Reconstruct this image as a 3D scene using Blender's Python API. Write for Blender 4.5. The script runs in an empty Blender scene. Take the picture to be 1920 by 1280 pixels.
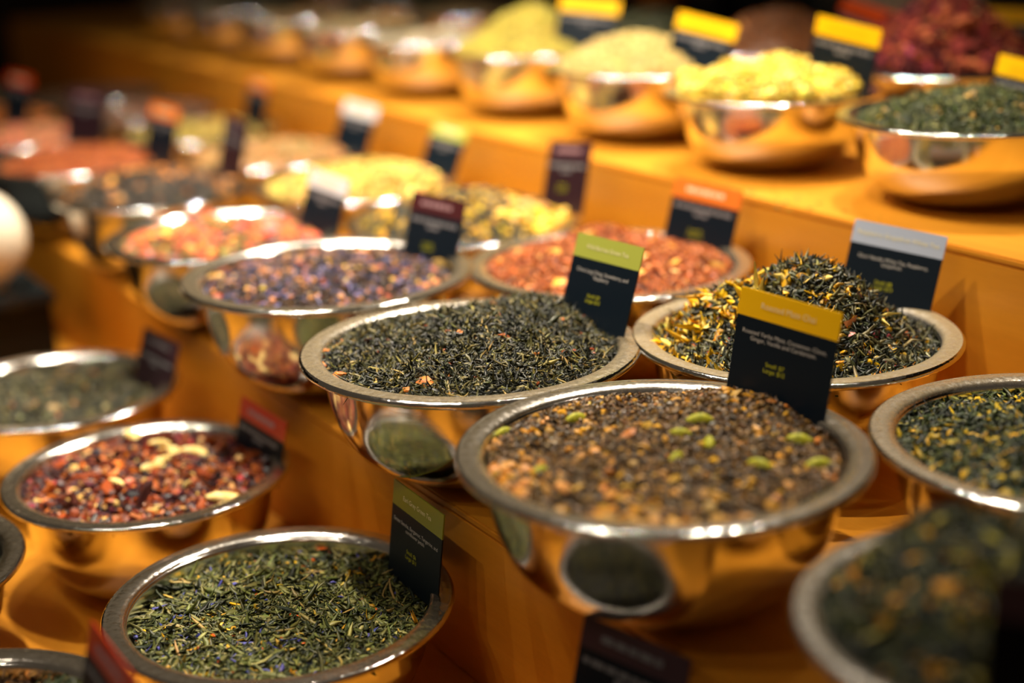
import bpy, bmesh, math
import numpy as np
from mathutils import Vector, Matrix

SC = bpy.context.scene
COL = SC.collection
S = 0.14                       # metres per layout unit
ZC = 10.9                      # height of the lens above the floor, layout units
PHI = math.radians(31.760635)
NV = (math.cos(PHI), math.sin(PHI)); DV = (math.sin(PHI), -math.cos(PHI))
PITCH = math.radians(17.48143); ROLL = math.radians(-1.8230418); FPX = 2750.0

def P3(x, y, z): return Vector((x * S, y * S, (z + ZC) * S))
def W(s, t, z): return P3(NV[0] * s + DV[0] * t, NV[1] * s + DV[1] * t, z)

# ------------------------------------------------------------------ camera
cam_d = bpy.data.cameras.new('camera'); cam = bpy.data.objects.new('camera', cam_d); COL.objects.link(cam)
X = Vector((1, 0, 0)); U = Vector((0, math.sin(PITCH), math.cos(PITCH))); F = Vector((0, math.cos(PITCH), -math.sin(PITCH)))
right = X * math.cos(ROLL) + U * math.sin(ROLL); up = -X * math.sin(ROLL) + U * math.cos(ROLL)
m = Matrix((right, up, -F)).transposed().to_4x4(); m.translation = P3(0, 0, 0)
cam.matrix_world = m
cam_d.sensor_width = 36; cam_d.lens = FPX / 1920 * 36
cam_d.dof.use_dof = True; cam_d.dof.focus_distance = 8.35 * S; cam_d.dof.aperture_fstop = 1.6
cam_d.clip_start = 0.02
SC.camera = cam

# ------------------------------------------------------------------ world, exposure
wd = bpy.data.worlds.new('world'); SC.world = wd; wd.use_nodes = True
bg = wd.node_tree.nodes['Background']; bg.inputs[0].default_value = (1.0, 0.78, 0.55, 1); bg.inputs[1].default_value = 0.03
SC.view_settings.view_transform = 'Standard'; SC.view_settings.look = 'None'
SC.view_settings.gamma = 1; SC.view_settings.use_curve_mapping = False
SC.view_settings.exposure = 0.88

# ------------------------------------------------------------------ lamps: ceiling spots above the stand
PW = 0.70
LAMPS = [(9.3, t, 7.6, w_, 5.3, t + .5) for t, w_ in ((-5.2, 4), (-7.6, 8), (-9.2, 66), (-10.7, 8), (-12.3, 66), (-14.2, 8), (-16.2, 46), (-18.6, 20), (-21.5, 10))]
LAMPS += [(3.0, t, 7.8, w_, 6.0, t + .6) for t, w_ in ((-6.4, 5), (-8.2, 46), (-10.2, 8), (-11.4, 70), (-13.2, 8), (-14.6, 50), (-17.0, 10), (-19.6, 8))]
LAMPS += [(-2.6, t, 7.2, w_, 5.0, t - 2.5) for t, w_ in ((-3.5, 4), (-6.0, 6), (-8.5, 8), (-11.5, 10), (-15.0, 10))]   # aisle side
for (s, t, z, w_, ts, tt) in LAMPS:
    ld = bpy.data.lights.new('ceiling_spot', 'SPOT'); lo = bpy.data.objects.new('ceiling_spot', ld); COL.objects.link(lo)
    ld.energy = w_ * PW; ld.color = (1.0, 0.86, 0.68); ld.shadow_soft_size = 0.010
    ld.spot_size = math.radians(60); ld.spot_blend = 0.6
    lo.location = W(s, t, z)
    lo.rotation_euler = (W(ts, tt, -3.4) - lo.location).to_track_quat('-Z', 'Y').to_euler()

# ================================================================== helpers
def srgb(h, k=1.0):
    if isinstance(h, str): h = [int(h[i:i + 2], 16) for i in (0, 2, 4)]
    o = []
    for c in h:
        c = c / 255
        o.append((c / 12.92 if c <= 0.04045 else ((c + 0.055) / 1.055) ** 2.4) * k)
    return o
def tag(o, label=None, cat=None, group=None, kind=None):
    if label: o['label'] = label
    if cat: o['category'] = cat
    if group: o['group'] = group
    if kind: o['kind'] = kind
    return o
def link(name, me, parent=None, mat=None):
    o = bpy.data.objects.new(name, me); COL.objects.link(o)
    if parent: o.parent = parent
    if mat: me.materials.append(mat)
    return o
def mesh_from(name, V, Fc, smooth=True):
    me = bpy.data.meshes.new(name); me.from_pydata([tuple(v) for v in V], [], [tuple(f) for f in Fc]); me.update()
    if smooth: me.polygons.foreach_set('use_smooth', [True] * len(me.polygons))
    return me
def box_mesh(name, x0, x1, y0, y1, z0, z1, bev=0.0, seg=2):
    bm = bmesh.new(); bmesh.ops.create_cube(bm, size=1)
    for v in bm.verts:
        v.co = Vector((x0 + (v.co.x + .5) * (x1 - x0), y0 + (v.co.y + .5) * (y1 - y0), z0 + (v.co.z + .5) * (z1 - z0)))
    if bev: bmesh.ops.bevel(bm, geom=list(bm.edges), offset=bev, segments=seg, affect='EDGES')
    me = bpy.data.meshes.new(name); bm.to_mesh(me); bm.free(); return me

def new_mat(name):
    m_ = bpy.data.materials.new(name); m_.use_nodes = True
    nt = m_.node_tree; return m_, nt, nt.nodes['Principled BSDF']
def plain(name, col, rough=.5, metal=0., spec=.5, coat=0.):
    m_, nt, b = new_mat(name)
    b.inputs['Base Color'].default_value = (*col, 1); b.inputs['Roughness'].default_value = rough
    b.inputs['Metallic'].default_value = metal; b.inputs['Specular IOR Level'].default_value = spec
    b.inputs['Coat Weight'].default_value = coat; b.inputs['Coat Roughness'].default_value = .12
    return m_
def noise(nt, scale, detail=4, vec=None, rough=.55):
    n = nt.nodes.new('ShaderNodeTexNoise'); n.inputs['Scale'].default_value = scale
    n.inputs['Detail'].default_value = detail; n.inputs['Roughness'].default_value = rough
    if vec: nt.links.new(vec, n.inputs['Vector'])
    return n
def ramp(nt, fac, stops):
    r = nt.nodes.new('ShaderNodeValToRGB'); nt.links.new(fac, r.inputs[0])
    e = r.color_ramp.elements
    while len(e) < len(stops): e.new(.5)
    for k, (p, c) in enumerate(stops): e[k].position = p; e[k].color = (*c, 1)
    return r

# wood: honey-orange laminate boards
def wood():
    m_, nt, b = new_mat('honey_wood')
    tc = nt.nodes.new('ShaderNodeTexCoord'); mp = nt.nodes.new('ShaderNodeMapping')
    mp.inputs['Scale'].default_value = (.9, 9, 9); nt.links.new(tc.outputs['Object'], mp.inputs[0])
    n = noise(nt, 3.0, 6, mp.outputs[0], .6)
    r = ramp(nt, n.outputs['Fac'], [(.3, (.60, .235, .014)), (.55, (.67, .275, .019)), (.75, (.73, .315, .025))])
    n2 = noise(nt, 60, 2, mp.outputs[0]); mx = nt.nodes.new('ShaderNodeMixRGB'); mx.blend_type = 'MULTIPLY'; mx.inputs[0].default_value = .12
    nt.links.new(r.outputs[0], mx.inputs[1]); nt.links.new(n2.outputs['Fac'], mx.inputs[2])
    nt.links.new(mx.outputs[0], b.inputs['Base Color'])
    b.inputs['Roughness'].default_value = .42; b.inputs['Specular IOR Level'].default_value = .35
    return m_
WOOD = wood()

def steel(name, dust=0.0, rough=.09, tint=(.80, .77, .72)):
    m_, nt, b = new_mat(name)
    b.inputs['Metallic'].default_value = 1.0; b.inputs['Base Color'].default_value = (*tint, 1)
    tc = nt.nodes.new('ShaderNodeTexCoord')
    n = noise(nt, 35, 4, tc.outputs['Object'])
    mr = nt.nodes.new('ShaderNodeMapRange'); mr.inputs[3].default_value = rough * .6; mr.inputs[4].default_value = rough * 1.6
    nt.links.new(n.outputs['Fac'], mr.inputs[0]); nt.links.new(mr.outputs[0], b.inputs['Roughness'])
    # fine spun rings
    mp = nt.nodes.new('ShaderNodeMapping'); mp.inputs['Scale'].default_value = (.01, .01, 1); nt.links.new(tc.outputs['Object'], mp.inputs[0])
    nz = noise(nt, 900, 1, mp.outputs[0]); bp = nt.nodes.new('ShaderNodeBump'); bp.inputs['Strength'].default_value = .03; bp.inputs['Distance'].default_value = .001
    nt.links.new(nz.outputs['Fac'], bp.inputs['Height'])
    if 'rim' in name:      # small dings along the lip
        n3 = noise(nt, 16, 2, tc.outputs['Object']); b3 = nt.nodes.new('ShaderNodeBump'); b3.inputs['Strength'].default_value = .16; b3.inputs['Distance'].default_value = .004
        nt.links.new(n3.outputs['Fac'], b3.inputs['Height']); nt.links.new(bp.outputs[0], b3.inputs['Normal']); bp = b3
    nt.links.new(bp.outputs[0], b.inputs['Normal'])
    if dust:
        d = nt.nodes.new('ShaderNodeBsdfPrincipled'); d.inputs['Roughness'].default_value = .9
        n1 = noise(nt, 420, 3, tc.outputs['Object']); n2 = noise(nt, 28, 4, tc.outputs['Object'])
        rc = ramp(nt, n1.outputs['Fac'], [(.35, srgb((96, 80, 54))), (.65, srgb((164, 146, 104)))])
        nt.links.new(rc.outputs[0], d.inputs['Base Color'])
        geo = nt.nodes.new('ShaderNodeNewGeometry'); sp = nt.nodes.new('ShaderNodeSeparateXYZ'); nt.links.new(geo.outputs['Normal'], sp.inputs[0])
        up_ = nt.nodes.new('ShaderNodeMapRange'); up_.inputs[1].default_value = .45; up_.inputs[2].default_value = .95; up_.inputs[4].default_value = dust
        nt.links.new(sp.outputs['Z'], up_.inputs[0])
        r2 = ramp(nt, n2.outputs['Fac'], [(.25, (.45,) * 3), (.6, (1, 1, 1))])
        mu = nt.nodes.new('ShaderNodeMath'); mu.operation = 'MULTIPLY'; nt.links.new(up_.outputs[0], mu.inputs[0]); nt.links.new(r2.outputs[0], mu.inputs[1])
        ms = nt.nodes.new('ShaderNodeMixShader'); nt.links.new(mu.outputs[0], ms.inputs[0])
        nt.links.new(b.outputs[0], ms.inputs[1]); nt.links.new(d.outputs[0], ms.inputs[2])
        nt.links.new(ms.outputs[0], nt.nodes['Material Output'].inputs[0])
    return m_
STEEL = steel('polished_steel')
RIM = {0: steel('rim_steel', .07, .15), 1: steel('rim_steel_light_dust', .22, .2), 2: steel('rim_steel_tea_dust', .5, .24), 3: steel('rim_steel_thick_tea_dust', .85, .3)}
BEAD = steel('rolled_rim_edge', 0, .09)

def tea_mat(name, rough=.55, spec=.35):
    m_, nt, b = new_mat(name)
    a = nt.nodes.new('ShaderNodeAttribute'); a.attribute_name = 'tint'
    nt.links.new(a.outputs['Color'], b.inputs['Base Color'])
    b.inputs['Roughness'].default_value = rough; b.inputs['Specular IOR Level'].default_value = spec
    return m_
TEA = tea_mat('dried_leaf', .42, .40); FLOWER = tea_mat('dried_flower', .8, .15)

# ================================================================== setting
def struct(name, me, mat, **k):
    o = link(name, me, None, mat); o['kind'] = 'structure'; return o
ROT = math.atan2(DV[1], DV[0])
def stand_local(o): o.location = (0, 0, ZC * S); o.rotation_euler = (0, 0, ROT)
floor_m, nt, b = new_mat('dark_floor_tile')
tcn = nt.nodes.new('ShaderNodeTexCoord'); nn = noise(nt, 3, 5, tcn.outputs['Object'])
rr = ramp(nt, nn.outputs['Fac'], [(.3, (.03, .024, .02)), (.7, (.06, .048, .04))]); nt.links.new(rr.outputs[0], b.inputs['Base Color']); b.inputs['Roughness'].default_value = .45
fl = struct('floor', box_mesh('floor', -40 * S, 14 * S, -16 * S, 17 * S, -(ZC + .5) * S, -ZC * S), floor_m); stand_local(fl)
wall_m, nt, b = new_mat('charcoal_wall')
tcn = nt.nodes.new('ShaderNodeTexCoord'); nn = noise(nt, 2.2, 4, tcn.outputs['Object'])
rr = ramp(nt, nn.outputs['Fac'], [(.3, (.022, .024, .026)), (.7, (.045, .045, .043))]); nt.links.new(rr.outputs[0], b.inputs['Base Color']); b.inputs['Roughness'].default_value = .7
wb = struct('wall_back', box_mesh('wall_back', -40 * S, 14 * S, 16.2 * S, 17 * S, -ZC * S, 9 * S), wall_m); stand_local(wb)
wl = struct('wall_left', box_mesh('wall_left', -40 * S, -39 * S, -16 * S, 16.2 * S, -ZC * S, 9 * S), plain('dark_brown_wall', (.035, .02, .01), .6)); stand_local(wl)

# ---- the stepped stand
T0, T1 = -30.0, 3.0
Z1, Z2, Z3 = -4.55, -3.47, -2.32            # tread heights
E0, E1, E2, E3 = -0.4, 3.83, 7.22, 12.2      # step edges (s)
stand = bpy.data.objects.new('display_stand', None); COL.objects.link(stand); stand_local(stand)
stand.location = (0, 0, 0)
tag(stand, 'stepped honey-orange wooden stand carrying all the rows of steel bowls', 'display stand')
def sb(name, x0, x1, y0, y1, z0, z1, bev=.012, mat=WOOD):
    return link(name, box_mesh(name, x0 * S, x1 * S, y0 * S, y1 * S, (z0 + ZC) * S, (z1 + ZC) * S, bev * S), stand, mat)
TH = .05
for (ya, yb, z, zb) in ((E0, E1, Z1, -ZC + .6), (E1, E2, Z2, Z1), (E2, E3, Z3, Z2)):
    sb('tread', T0, T1, ya, yb + (.3 if yb != E3 else 0), z - TH, z)
    sb('riser', T0, T1 - .01, ya + .0, ya + .15, zb, z - TH)
sb('back_panel', T0, T1 - .01, E3 - .15, E3, -ZC + .02, Z3 - TH)
sb('plinth', T0 + .2, T1 - .2, E0 + .4, E3 - .5, -ZC, -ZC + .6, .02, plain('plinth_black', (.012, .01, .009), .5))

# ---- back counter with tins, seen only as blur above the top rows
ctr = link('back_counter', box_mesh('back_counter', -28 * S, 1.5 * S, 13.2 * S, 15.9 * S, -ZC * S, -2.1 * S, .05 * S), None, plain('dark_counter', (.02, .02, .021), .35))
stand_local(ctr); tag(ctr, 'dark counter against the charcoal wall behind the top row of bowls', 'counter')
def lathe(prof, n=48, closed=False):
    V = []; Fc = []
    for (r, z) in prof:
        for k in range(n):
            a = 2 * math.pi * k / n; V.append((r * math.cos(a), r * math.sin(a), z))
    for i in range(len(prof) - 1):
        for k in range(n):
            k2 = (k + 1) % n; Fc.append((i * n + k, i * n + k2, (i + 1) * n + k2, (i + 1) * n + k))
    return V, Fc
tin_body = mesh_from('tin_body', *lathe([(.0, 0), (.36 * S, 0), (.38 * S, .02 * S), (.38 * S, 1.05 * S), (.36 * S, 1.07 * S)], 32))
tin_lid = mesh_from('tin_lid', *lathe([(.395 * S, 1.0 * S), (.395 * S, 1.24 * S), (.37 * S, 1.27 * S), (.2 * S, 1.30 * S), (0, 1.30 * S)], 32))
TINS = [(-22.8, 'dark slate', (.03, .04, .045)), (-18.4, 'orange', (.55, .17, .015)), (-17.2, 'black', (.012, .012, .012)), (-14.6, 'dark teal', (.02, .035, .04)),
        (-8.6, 'grey', (.11, .11, .105)), (-7.4, 'olive', (.06, .06, .02))]
for (t, cn, c) in TINS:
    mt = plain('tin_' + cn.replace(' ', '_'), c, .35)
    o = bpy.data.objects.new('tea_tin', None); COL.objects.link(o); o.location = W(14.3, t, -2.1)
    tag(o, cn + ' tea tin standing on the dark back counter', 'tin', 'tea tins on the back counter')
    for nm, me in (('body', tin_body), ('lid', tin_lid)):
        me2 = me.copy(); me2.materials.append(mt); link(nm, me2, o)
bag_me = bpy.data.meshes.new('paper_bag'); bm = bmesh.new()
ring = []
for (z, w_, d_) in ((0, .75, .4), (.3, .78, .42), (.9, .74, .36), (1.35, .72, .16), (1.5, .7, .04)):
    ring.append([bm.verts.new((sx * w_ * S, sy * d_ * S, z * S)) for sx, sy in ((-1, -1), (1, -1), (1, 1), (-1, 1))])
bm.faces.new(ring[0][::-1]); bm.faces.new(ring[-1])
for a_, b_ in zip(ring, ring[1:]):
    for k in range(4): bm.faces.new((a_[k], a_[(k + 1) % 4], b_[(k + 1) % 4], b_[k]))
bmesh.ops.bevel(bm, geom=list(bm.edges), offset=.03 * S, segments=2, affect='EDGES'); bm.to_mesh(bag_me); bm.free()
bag = link('paper_bag', bag_me, None, plain('white_paper', srgb((225, 215, 200)), .8)); bag.location = W(13.9, -12.9, -2.1); bag.rotation_euler = (0, 0, ROT + .9)
tag(bag, 'white paper bag standing on the back counter behind the brown powder bowl', 'bag')

# ---- black counter with a round white jar at the left
bc = bpy.data.objects.new('black_counter', None); COL.objects.link(bc); bc.location = (0, 0, 0); bc.rotation_euler = (0, 0, ROT)
tag(bc, 'glossy black counter block standing in front of the stand at the far left', 'counter')
BK = plain('satin_black', (.004, .004, .004), .6, spec=.2)
link('body', box_mesh('bc_body', -24 * S, -13.76 * S, -1 * S, 3.38 * S, (ZC - 4.44) * S, (ZC - 3.72) * S, .02 * S), bc, BK)
link('top', box_mesh('bc_top', -24 * S, -13.70 * S, -1.05 * S, 3.42 * S, (ZC - 3.72) * S, (ZC - 3.6) * S, .03 * S), bc, plain('dark_glass_top', (.012, .015, .016), .12))
jar = bpy.data.objects.new('white_jar', None); COL.objects.link(jar); jar.location = W(2.85, -14.25, -3.6); jar.scale = (1.14,) * 3
tag(jar, 'round white ceramic jar standing on the black counter at the far left', 'jar')
CER = plain('white_ceramic', srgb((238, 228, 205)), .25, coat=.4)
pr = [(0, 0), (.2, 0), (.22, .03)] + [(.43 * math.cos(a), .43 + .43 * math.sin(a)) for a in np.linspace(-1.0, 1.15, 18)]
link('body', mesh_from('jar_body', *lathe([(r * S, z * S) for r, z in pr])), jar, CER)
link('lid', mesh_from('jar_lid', *lathe([(r * S, z * S) for r, z in ((.2, .81), (.2, .84), (.16, .88), (.05, .91), (.04, .94), (.07, .97), (.05, 1.0), (0, 1.01))], 32)), jar, CER)

# ================================================================== bowls
# profile, rim radius 1, rim top at 0; the wall runs from lip to foot; h = depth
def bowl_prof(h):
    body = [(.875, -.03), (.872, -.06), (.862, -.14), (.846, -.26), (.818, -.38), (.77, -.50), (.70, -.60), (.61, -.675), (.51, -.725), (.43, -.742), (.40, -.76)]
    k = h / .76
    return [(r, z * k if z < -.06 else z) for r, z in body]
BOWL_CACHE = {}
def bowl_meshes(h, n):
    key = (round(h, 4), n)
    if key in BOWL_CACHE: return BOWL_CACHE[key]
    outer = bowl_prof(h); h_ = outer[-1][1]
    inner = [(r - .014, z + .006) for r, z in outer[:-1]]
    prof = inner[::-1]
    prof = [(0, inner[-1][1])] + prof + outer + [(.38, h_), (.365, h_ + .02), (0, h_ + .02)]
    V, Fc = lathe(prof, n)
    body = mesh_from('bowl_body', V, Fc); body.materials.append(STEEL)
    # rim: a flat flared lip with rolled edge
    rp = [(.858, -.045), (.866, -.018), (.885, -.006), (.92, .0), (.96, -.001), (.978, -.004)]
    cx, cz, rr_ = .980, -.024, .022
    rp += [(cx + rr_ * math.cos(a), cz + rr_ * math.sin(a)) for a in np.linspace(math.pi * .45, -math.pi * .9, 9)]
    rp += [(.95, -.018), (.91, -.018), (.885, -.026), (.876, -.05)]
    V, Fc = lathe(rp, n); rim = mesh_from('bowl_rim', V, Fc); rim['bead'] = [6 * n, 14 * n]
    BOWL_CACHE[key] = (body, rim); return body, rim
RIMV = {}
def bowl(s, t, H, R, base_z, dust, label, n=96, group='steel bowls of loose tea on the stepped stand'):
    h = (-H - base_z - .004) / R
    body, rim = bowl_meshes(h, n)
    o = link('steel_bowl', body); o.location = W(s, t, -H); o.scale = (S * R,) * 3
    k = (rim.name, dust)
    if k not in RIMV:
        r2 = rim.copy(); r2.materials.append(RIM[dust]); r2.materials.append(BEAD)
        mi = np.zeros(len(r2.polygons), np.int32); mi[rim['bead'][0]:rim['bead'][1]] = 1; r2.polygons.foreach_set('material_index', mi); RIMV[k] = r2
    r = link('rim', RIMV[k], o)
    tag(o, label, 'bowl', group); return o

# ================================================================== heaps
RNG = np.random.default_rng(7)
ICO = None
def ico():
    global ICO
    if ICO is None:
        bm = bmesh.new(); bmesh.ops.create_icosphere(bm, subdivisions=1, radius=1)
        ICO = (np.array([v.co[:] for v in bm.verts]), np.array([[v.index for v in f.verts] for f in bm.faces])); bm.free()
    return ICO
def frames(nrm, az, tilt, rng):
    """tangent, side, up frames for pieces lying on a surface with given normals"""
    a = np.stack([np.cos(az), np.sin(az), 0 * az], 1)
    tvec = a - nrm * (a * nrm).sum(1, keepdims=True); tvec /= np.linalg.norm(tvec, axis=1, keepdims=True)
    tvec = tvec * np.cos(tilt)[:, None] + nrm * np.sin(tilt)[:, None]
    side = np.cross(nrm, tvec); side /= np.linalg.norm(side, axis=1, keepdims=True)
    upv = np.cross(tvec, side)
    ro = rng.uniform(-.9, .9, len(az)); c, s_ = np.cos(ro)[:, None], np.sin(ro)[:, None]
    side, upv = side * c + upv * s_, -side * s_ + upv * c
    return tvec, side, upv
def strips(rng, pos, nrm, L, wd_, th, curl, k=4, mm=3, tilt=.35, bend=.15):
    N = len(pos); az = rng.uniform(0, 2 * np.pi, N); tl = rng.normal(0, tilt, N)
    T, Sd, Up = frames(nrm, az, tl, rng)
    u = np.linspace(-.5, .5, k + 1)
    kap = curl * rng.normal(0, 1, N); kap = np.where(np.abs(kap) < .05, .05, kap)
    ang = kap[:, None] * u
    cx = np.sin(ang) / kap[:, None] * L[:, None]; cy = (1 - np.cos(ang)) / kap[:, None] * L[:, None]
    cz = (rng.normal(0, bend, N) * L)[:, None] * (u ** 2) * 4
    tap = np.clip(1.25 * (1 - (2 * np.abs(u)) ** 2.5), .18, 1)
    tw = rng.normal(0, .8, N)[:, None] * u
    th0 = np.arange(mm) * 2 * np.pi / mm
    A = th0[None, None, :] + tw[:, :, None]
    w = (wd_[:, None] * tap)[:, :, None] * np.cos(th0)[None, None, :]; h = (th[:, None] * tap)[:, :, None] * np.sin(th0)[None, None, :]
    ct, st = np.cos(tw)[:, :, None], np.sin(tw)[:, :, None]
    w, h = w * ct - h * st, w * st + h * ct
    nx, ny = -np.sin(ang)[:, :, None], np.cos(ang)[:, :, None]
    lx = cx[:, :, None] + nx * w; ly = cy[:, :, None] + ny * w; lz = cz[:, :, None] + h
    V = pos[:, None, None, :] + lx[..., None] * T[:, None, None, :] + ly[..., None] * Sd[:, None, None, :] + lz[..., None] * Up[:, None, None, :]
    V = V.reshape(-1, 3); base = np.arange(N) * (k + 1) * mm
    q = []
    for i in range(k):
        for j in range(mm):
            j2 = (j + 1) % mm; q.append((i * mm + j, i * mm + j2, (i + 1) * mm + j2, (i + 1) * mm + j))
    q = np.array(q); Fc = (base[:, None, None] + q[None]).reshape(-1, 4)
    return V, Fc, (k + 1) * mm
def chunks(rng, pos, nrm, size, aspect=(1, .8, .6), rough=.25):
    N = len(pos); v, f = ico(); az = rng.uniform(0, 2 * np.pi, N)
    T, Sd, Up = frames(nrm, az, rng.normal(0, .4, N), rng)
    sc = np.stack([size * aspect[0] * rng.uniform(.7, 1.3, N), size * aspect[1] * rng.uniform(.7, 1.3, N), size * aspect[2] * rng.uniform(.7, 1.3, N)], 1)
    P_ = v[None] * (1 + rng.normal(0, rough, (N, len(v), 1))) * sc[:, None, :]
    V = pos[:, None, :] + P_[..., 0:1] * T[:, None] + P_[..., 1:2] * Sd[:, None] + P_[..., 2:3] * Up[:, None]
    Fc = (np.arange(N)[:, None, None] * len(v) + f[None]).reshape(-1, 3)
    return V.reshape(-1, 3), Fc, len(v)

class Builder:
    def __init__(self): self.V = []; self.L = []; self.n = []; self.C = []; self.o = 0; self.sm = []
    def add(self, V, Fc, col, smooth=True):
        self.V.append(V); self.L.append((Fc + self.o).ravel()); self.n.append(np.full(len(Fc), Fc.shape[1])); self.sm.append(np.full(len(Fc), smooth))
        self.C.append(col); self.o += len(V)
    def mesh(self, name, mat):
        V = np.concatenate(self.V).astype(np.float32); L = np.concatenate(self.L).astype(np.int32); n = np.concatenate(self.n)
        me = bpy.data.meshes.new(name); me.vertices.add(len(V)); me.vertices.foreach_set('co', V.ravel())
        me.loops.add(len(L)); me.loops.foreach_set('vertex_index', L); me.polygons.add(len(n))
        me.polygons.foreach_set('loop_start', np.concatenate([[0], np.cumsum(n)[:-1]]).astype(np.int32))
        me.polygons.foreach_set('use_smooth', np.concatenate(self.sm)); me.update(calc_edges=True); me.validate()
        a = me.color_attributes.new('tint', 'FLOAT_COLOR', 'POINT'); C = np.concatenate(self.C)
        a.data.foreach_set('color', np.concatenate([C, np.ones((len(C), 1))], 1).astype(np.float32).ravel())
        me.materials.append(mat); return me
def pick(rng, pal, N, per, var=.22, gain=1.0):
    w = np.array([p[0] for p in pal], float); w /= w.sum(); idx = rng.choice(len(pal), N, p=w)
    c = np.array([srgb(p[1], gain) for p in pal])[idx] * np.exp(rng.normal(0, var, (N, 1))) * np.exp(rng.normal(0, .06, (N, 3)))
    return np.repeat(np.clip(c, 0, 1), per, 0)

def heap(s, t, H, R, label, parts, base, level=-.06, dome=.1, bumps=(), cone=None, rough=.02, seed=1, ri=None, mat=None, cat='loose tea', gain=.92):
    rng = np.random.default_rng(seed)
    ri = ri or (.852 if level > -.12 else .835)
    ph = rng.uniform(0, 6.28, 8); fr = rng.uniform(3, 9, (8, 2)) * rng.choice([-1, 1], (8, 2))
    def hz(x, y):
        r2 = (x * x + y * y) / ri ** 2
        z = level + dome * np.clip(1 - r2, 0, 1)
        if cone: z = z + cone[0] * np.clip(1 - np.hypot(x - cone[2], y - cone[3]) / cone[1], 0, 1) ** cone[4]
        for (bx, by, A, sg) in bumps: z = z + A * np.exp(-((x - bx) ** 2 + (y - by) ** 2) / (2 * sg * sg)) * np.clip((1 - r2) * 5, 0, 1)
        for i in range(8): z = z + rough * .35 * np.sin(fr[i, 0] * x + fr[i, 1] * y + ph[i]) * np.clip((1 - r2) * 3, 0, 1)
        return z
    B = Builder()
    nr, na = 26, 72
    rr_, aa = np.meshgrid(np.linspace(0, 1, nr), np.arange(na) * 2 * np.pi / na, indexing='ij')
    x = (rr_ * np.cos(aa) * ri).ravel(); y = (rr_ * np.sin(aa) * ri).ravel(); z = hz(x, y) - .015 + rng.normal(0, .004, len(x))
    z[-na:] -= .04
    idx = np.arange(nr * na).reshape(nr, na); q = np.stack([idx[:-1], np.roll(idx, -1, 1)[:-1], np.roll(idx, -1, 1)[1:], idx[1:]], -1)[:, :, ::-1].reshape(-1, 4)[:, ::-1]
    B.add(np.stack([x, y, z], 1), q[:, [0, 3, 2, 1]], pick(rng, [(1, base)], len(x), 1, .25, gain))
    for p in parts:
        N = p['n']; rad = np.sqrt(rng.uniform(0, 1, N)) * ri * p.get('spread', .975); a = rng.uniform(0, 2 * np.pi, N)
        if 'at' in p:
            x = p['at'][0] + rng.normal(0, p['at'][2], N); y = p['at'][1] + rng.normal(0, p['at'][2], N)
            k_ = np.minimum(1, ri * .96 / np.maximum(np.hypot(x, y), 1e-6)); x, y = x * k_, y * k_
        else: x, y = rad * np.cos(a), rad * np.sin(a)
        e = .01; zx = (hz(x + e, y) - hz(x - e, y)) / (2 * e); zy = (hz(x, y + e) - hz(x, y - e)) / (2 * e)
        nrm = np.stack([-zx, -zy, np.ones(N)], 1); nrm /= np.linalg.norm(nrm, axis=1, keepdims=True)
        lift = rng.uniform(*p.get('lift', (-.006, .02)), N)
        pos = np.stack([x, y, hz(x, y)], 1) + nrm * lift[:, None]
        if p['k'] == 'chunk':
            V, Fc, per = chunks(rng, pos, nrm, p['L'] * np.exp(rng.normal(0, p.get('sv', .3), N)), p.get('asp', (1, .8, .65)), p.get('rough', .2))
            B.add(V, Fc, pick(rng, p['pal'], N, per, p.get('var', .2), gain), False)
        else:
            L = p['L'] * np.exp(rng.normal(0, p.get('sv', .35), N)); w_ = p['w'] * np.exp(rng.normal(0, .25, N))
            V, Fc, per = strips(rng, pos, nrm, L, w_, w_ * p.get('flat', .8), p.get('curl', 1.2), p.get('seg', 4), p.get('m', 3), p.get('tilt', .35), p.get('bend', .15))
            B.add(V, Fc, pick(rng, p['pal'], N, per, p.get('var', .25), gain))
    o = link('tea_heap', B.mesh('tea_heap', mat or TEA)); o.location = W(s, t, -H); o.scale = (S * R,) * 3
    tag(o, label, cat, 'loose teas heaped in the steel bowls', 'stuff')
    return (s, t, H, R, hz)

leafG = [(4, (44, 48, 38)), (3, (66, 66, 40)), (3, (34, 38, 36)), (2, (96, 90, 48)), (1, (132, 120, 62))]
# ---- step 2 front row, from the right
bowl(4.36, -3.31, 2.80, .90, Z2, 1, 'blurred steel bowl of dark green tea in the lower right corner')
heap(4.36, -3.31, 2.80, .90, 'dark green tea with yellow and orange petals in the blurred lower right bowl', [
    dict(k='s', n=5200, L=.085, w=.012, flat=.4, m=4, seg=3, curl=.8, pal=[(4, (40, 50, 34)), (3, (62, 68, 36)), (2, (30, 36, 34)), (1.5, (100, 98, 44))]),
    dict(k='s', n=160, L=.11, w=.022, flat=.2, m=4, seg=3, pal=[(1, (150, 140, 50)), (1, (210, 150, 30))], lift=(.0, .03)),
    dict(k='chunk', n=60, L=.022, pal=[(1, (205, 140, 30))], lift=(.01, .03))], (22, 26, 18), level=-.03, dome=.44, seed=11, rough=.05)
bowl(4.19, -5.38, 2.70, 1.034, Z2, 1, 'large steel bowl of coarse brown spiced mate with the yellow-headed card')
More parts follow.
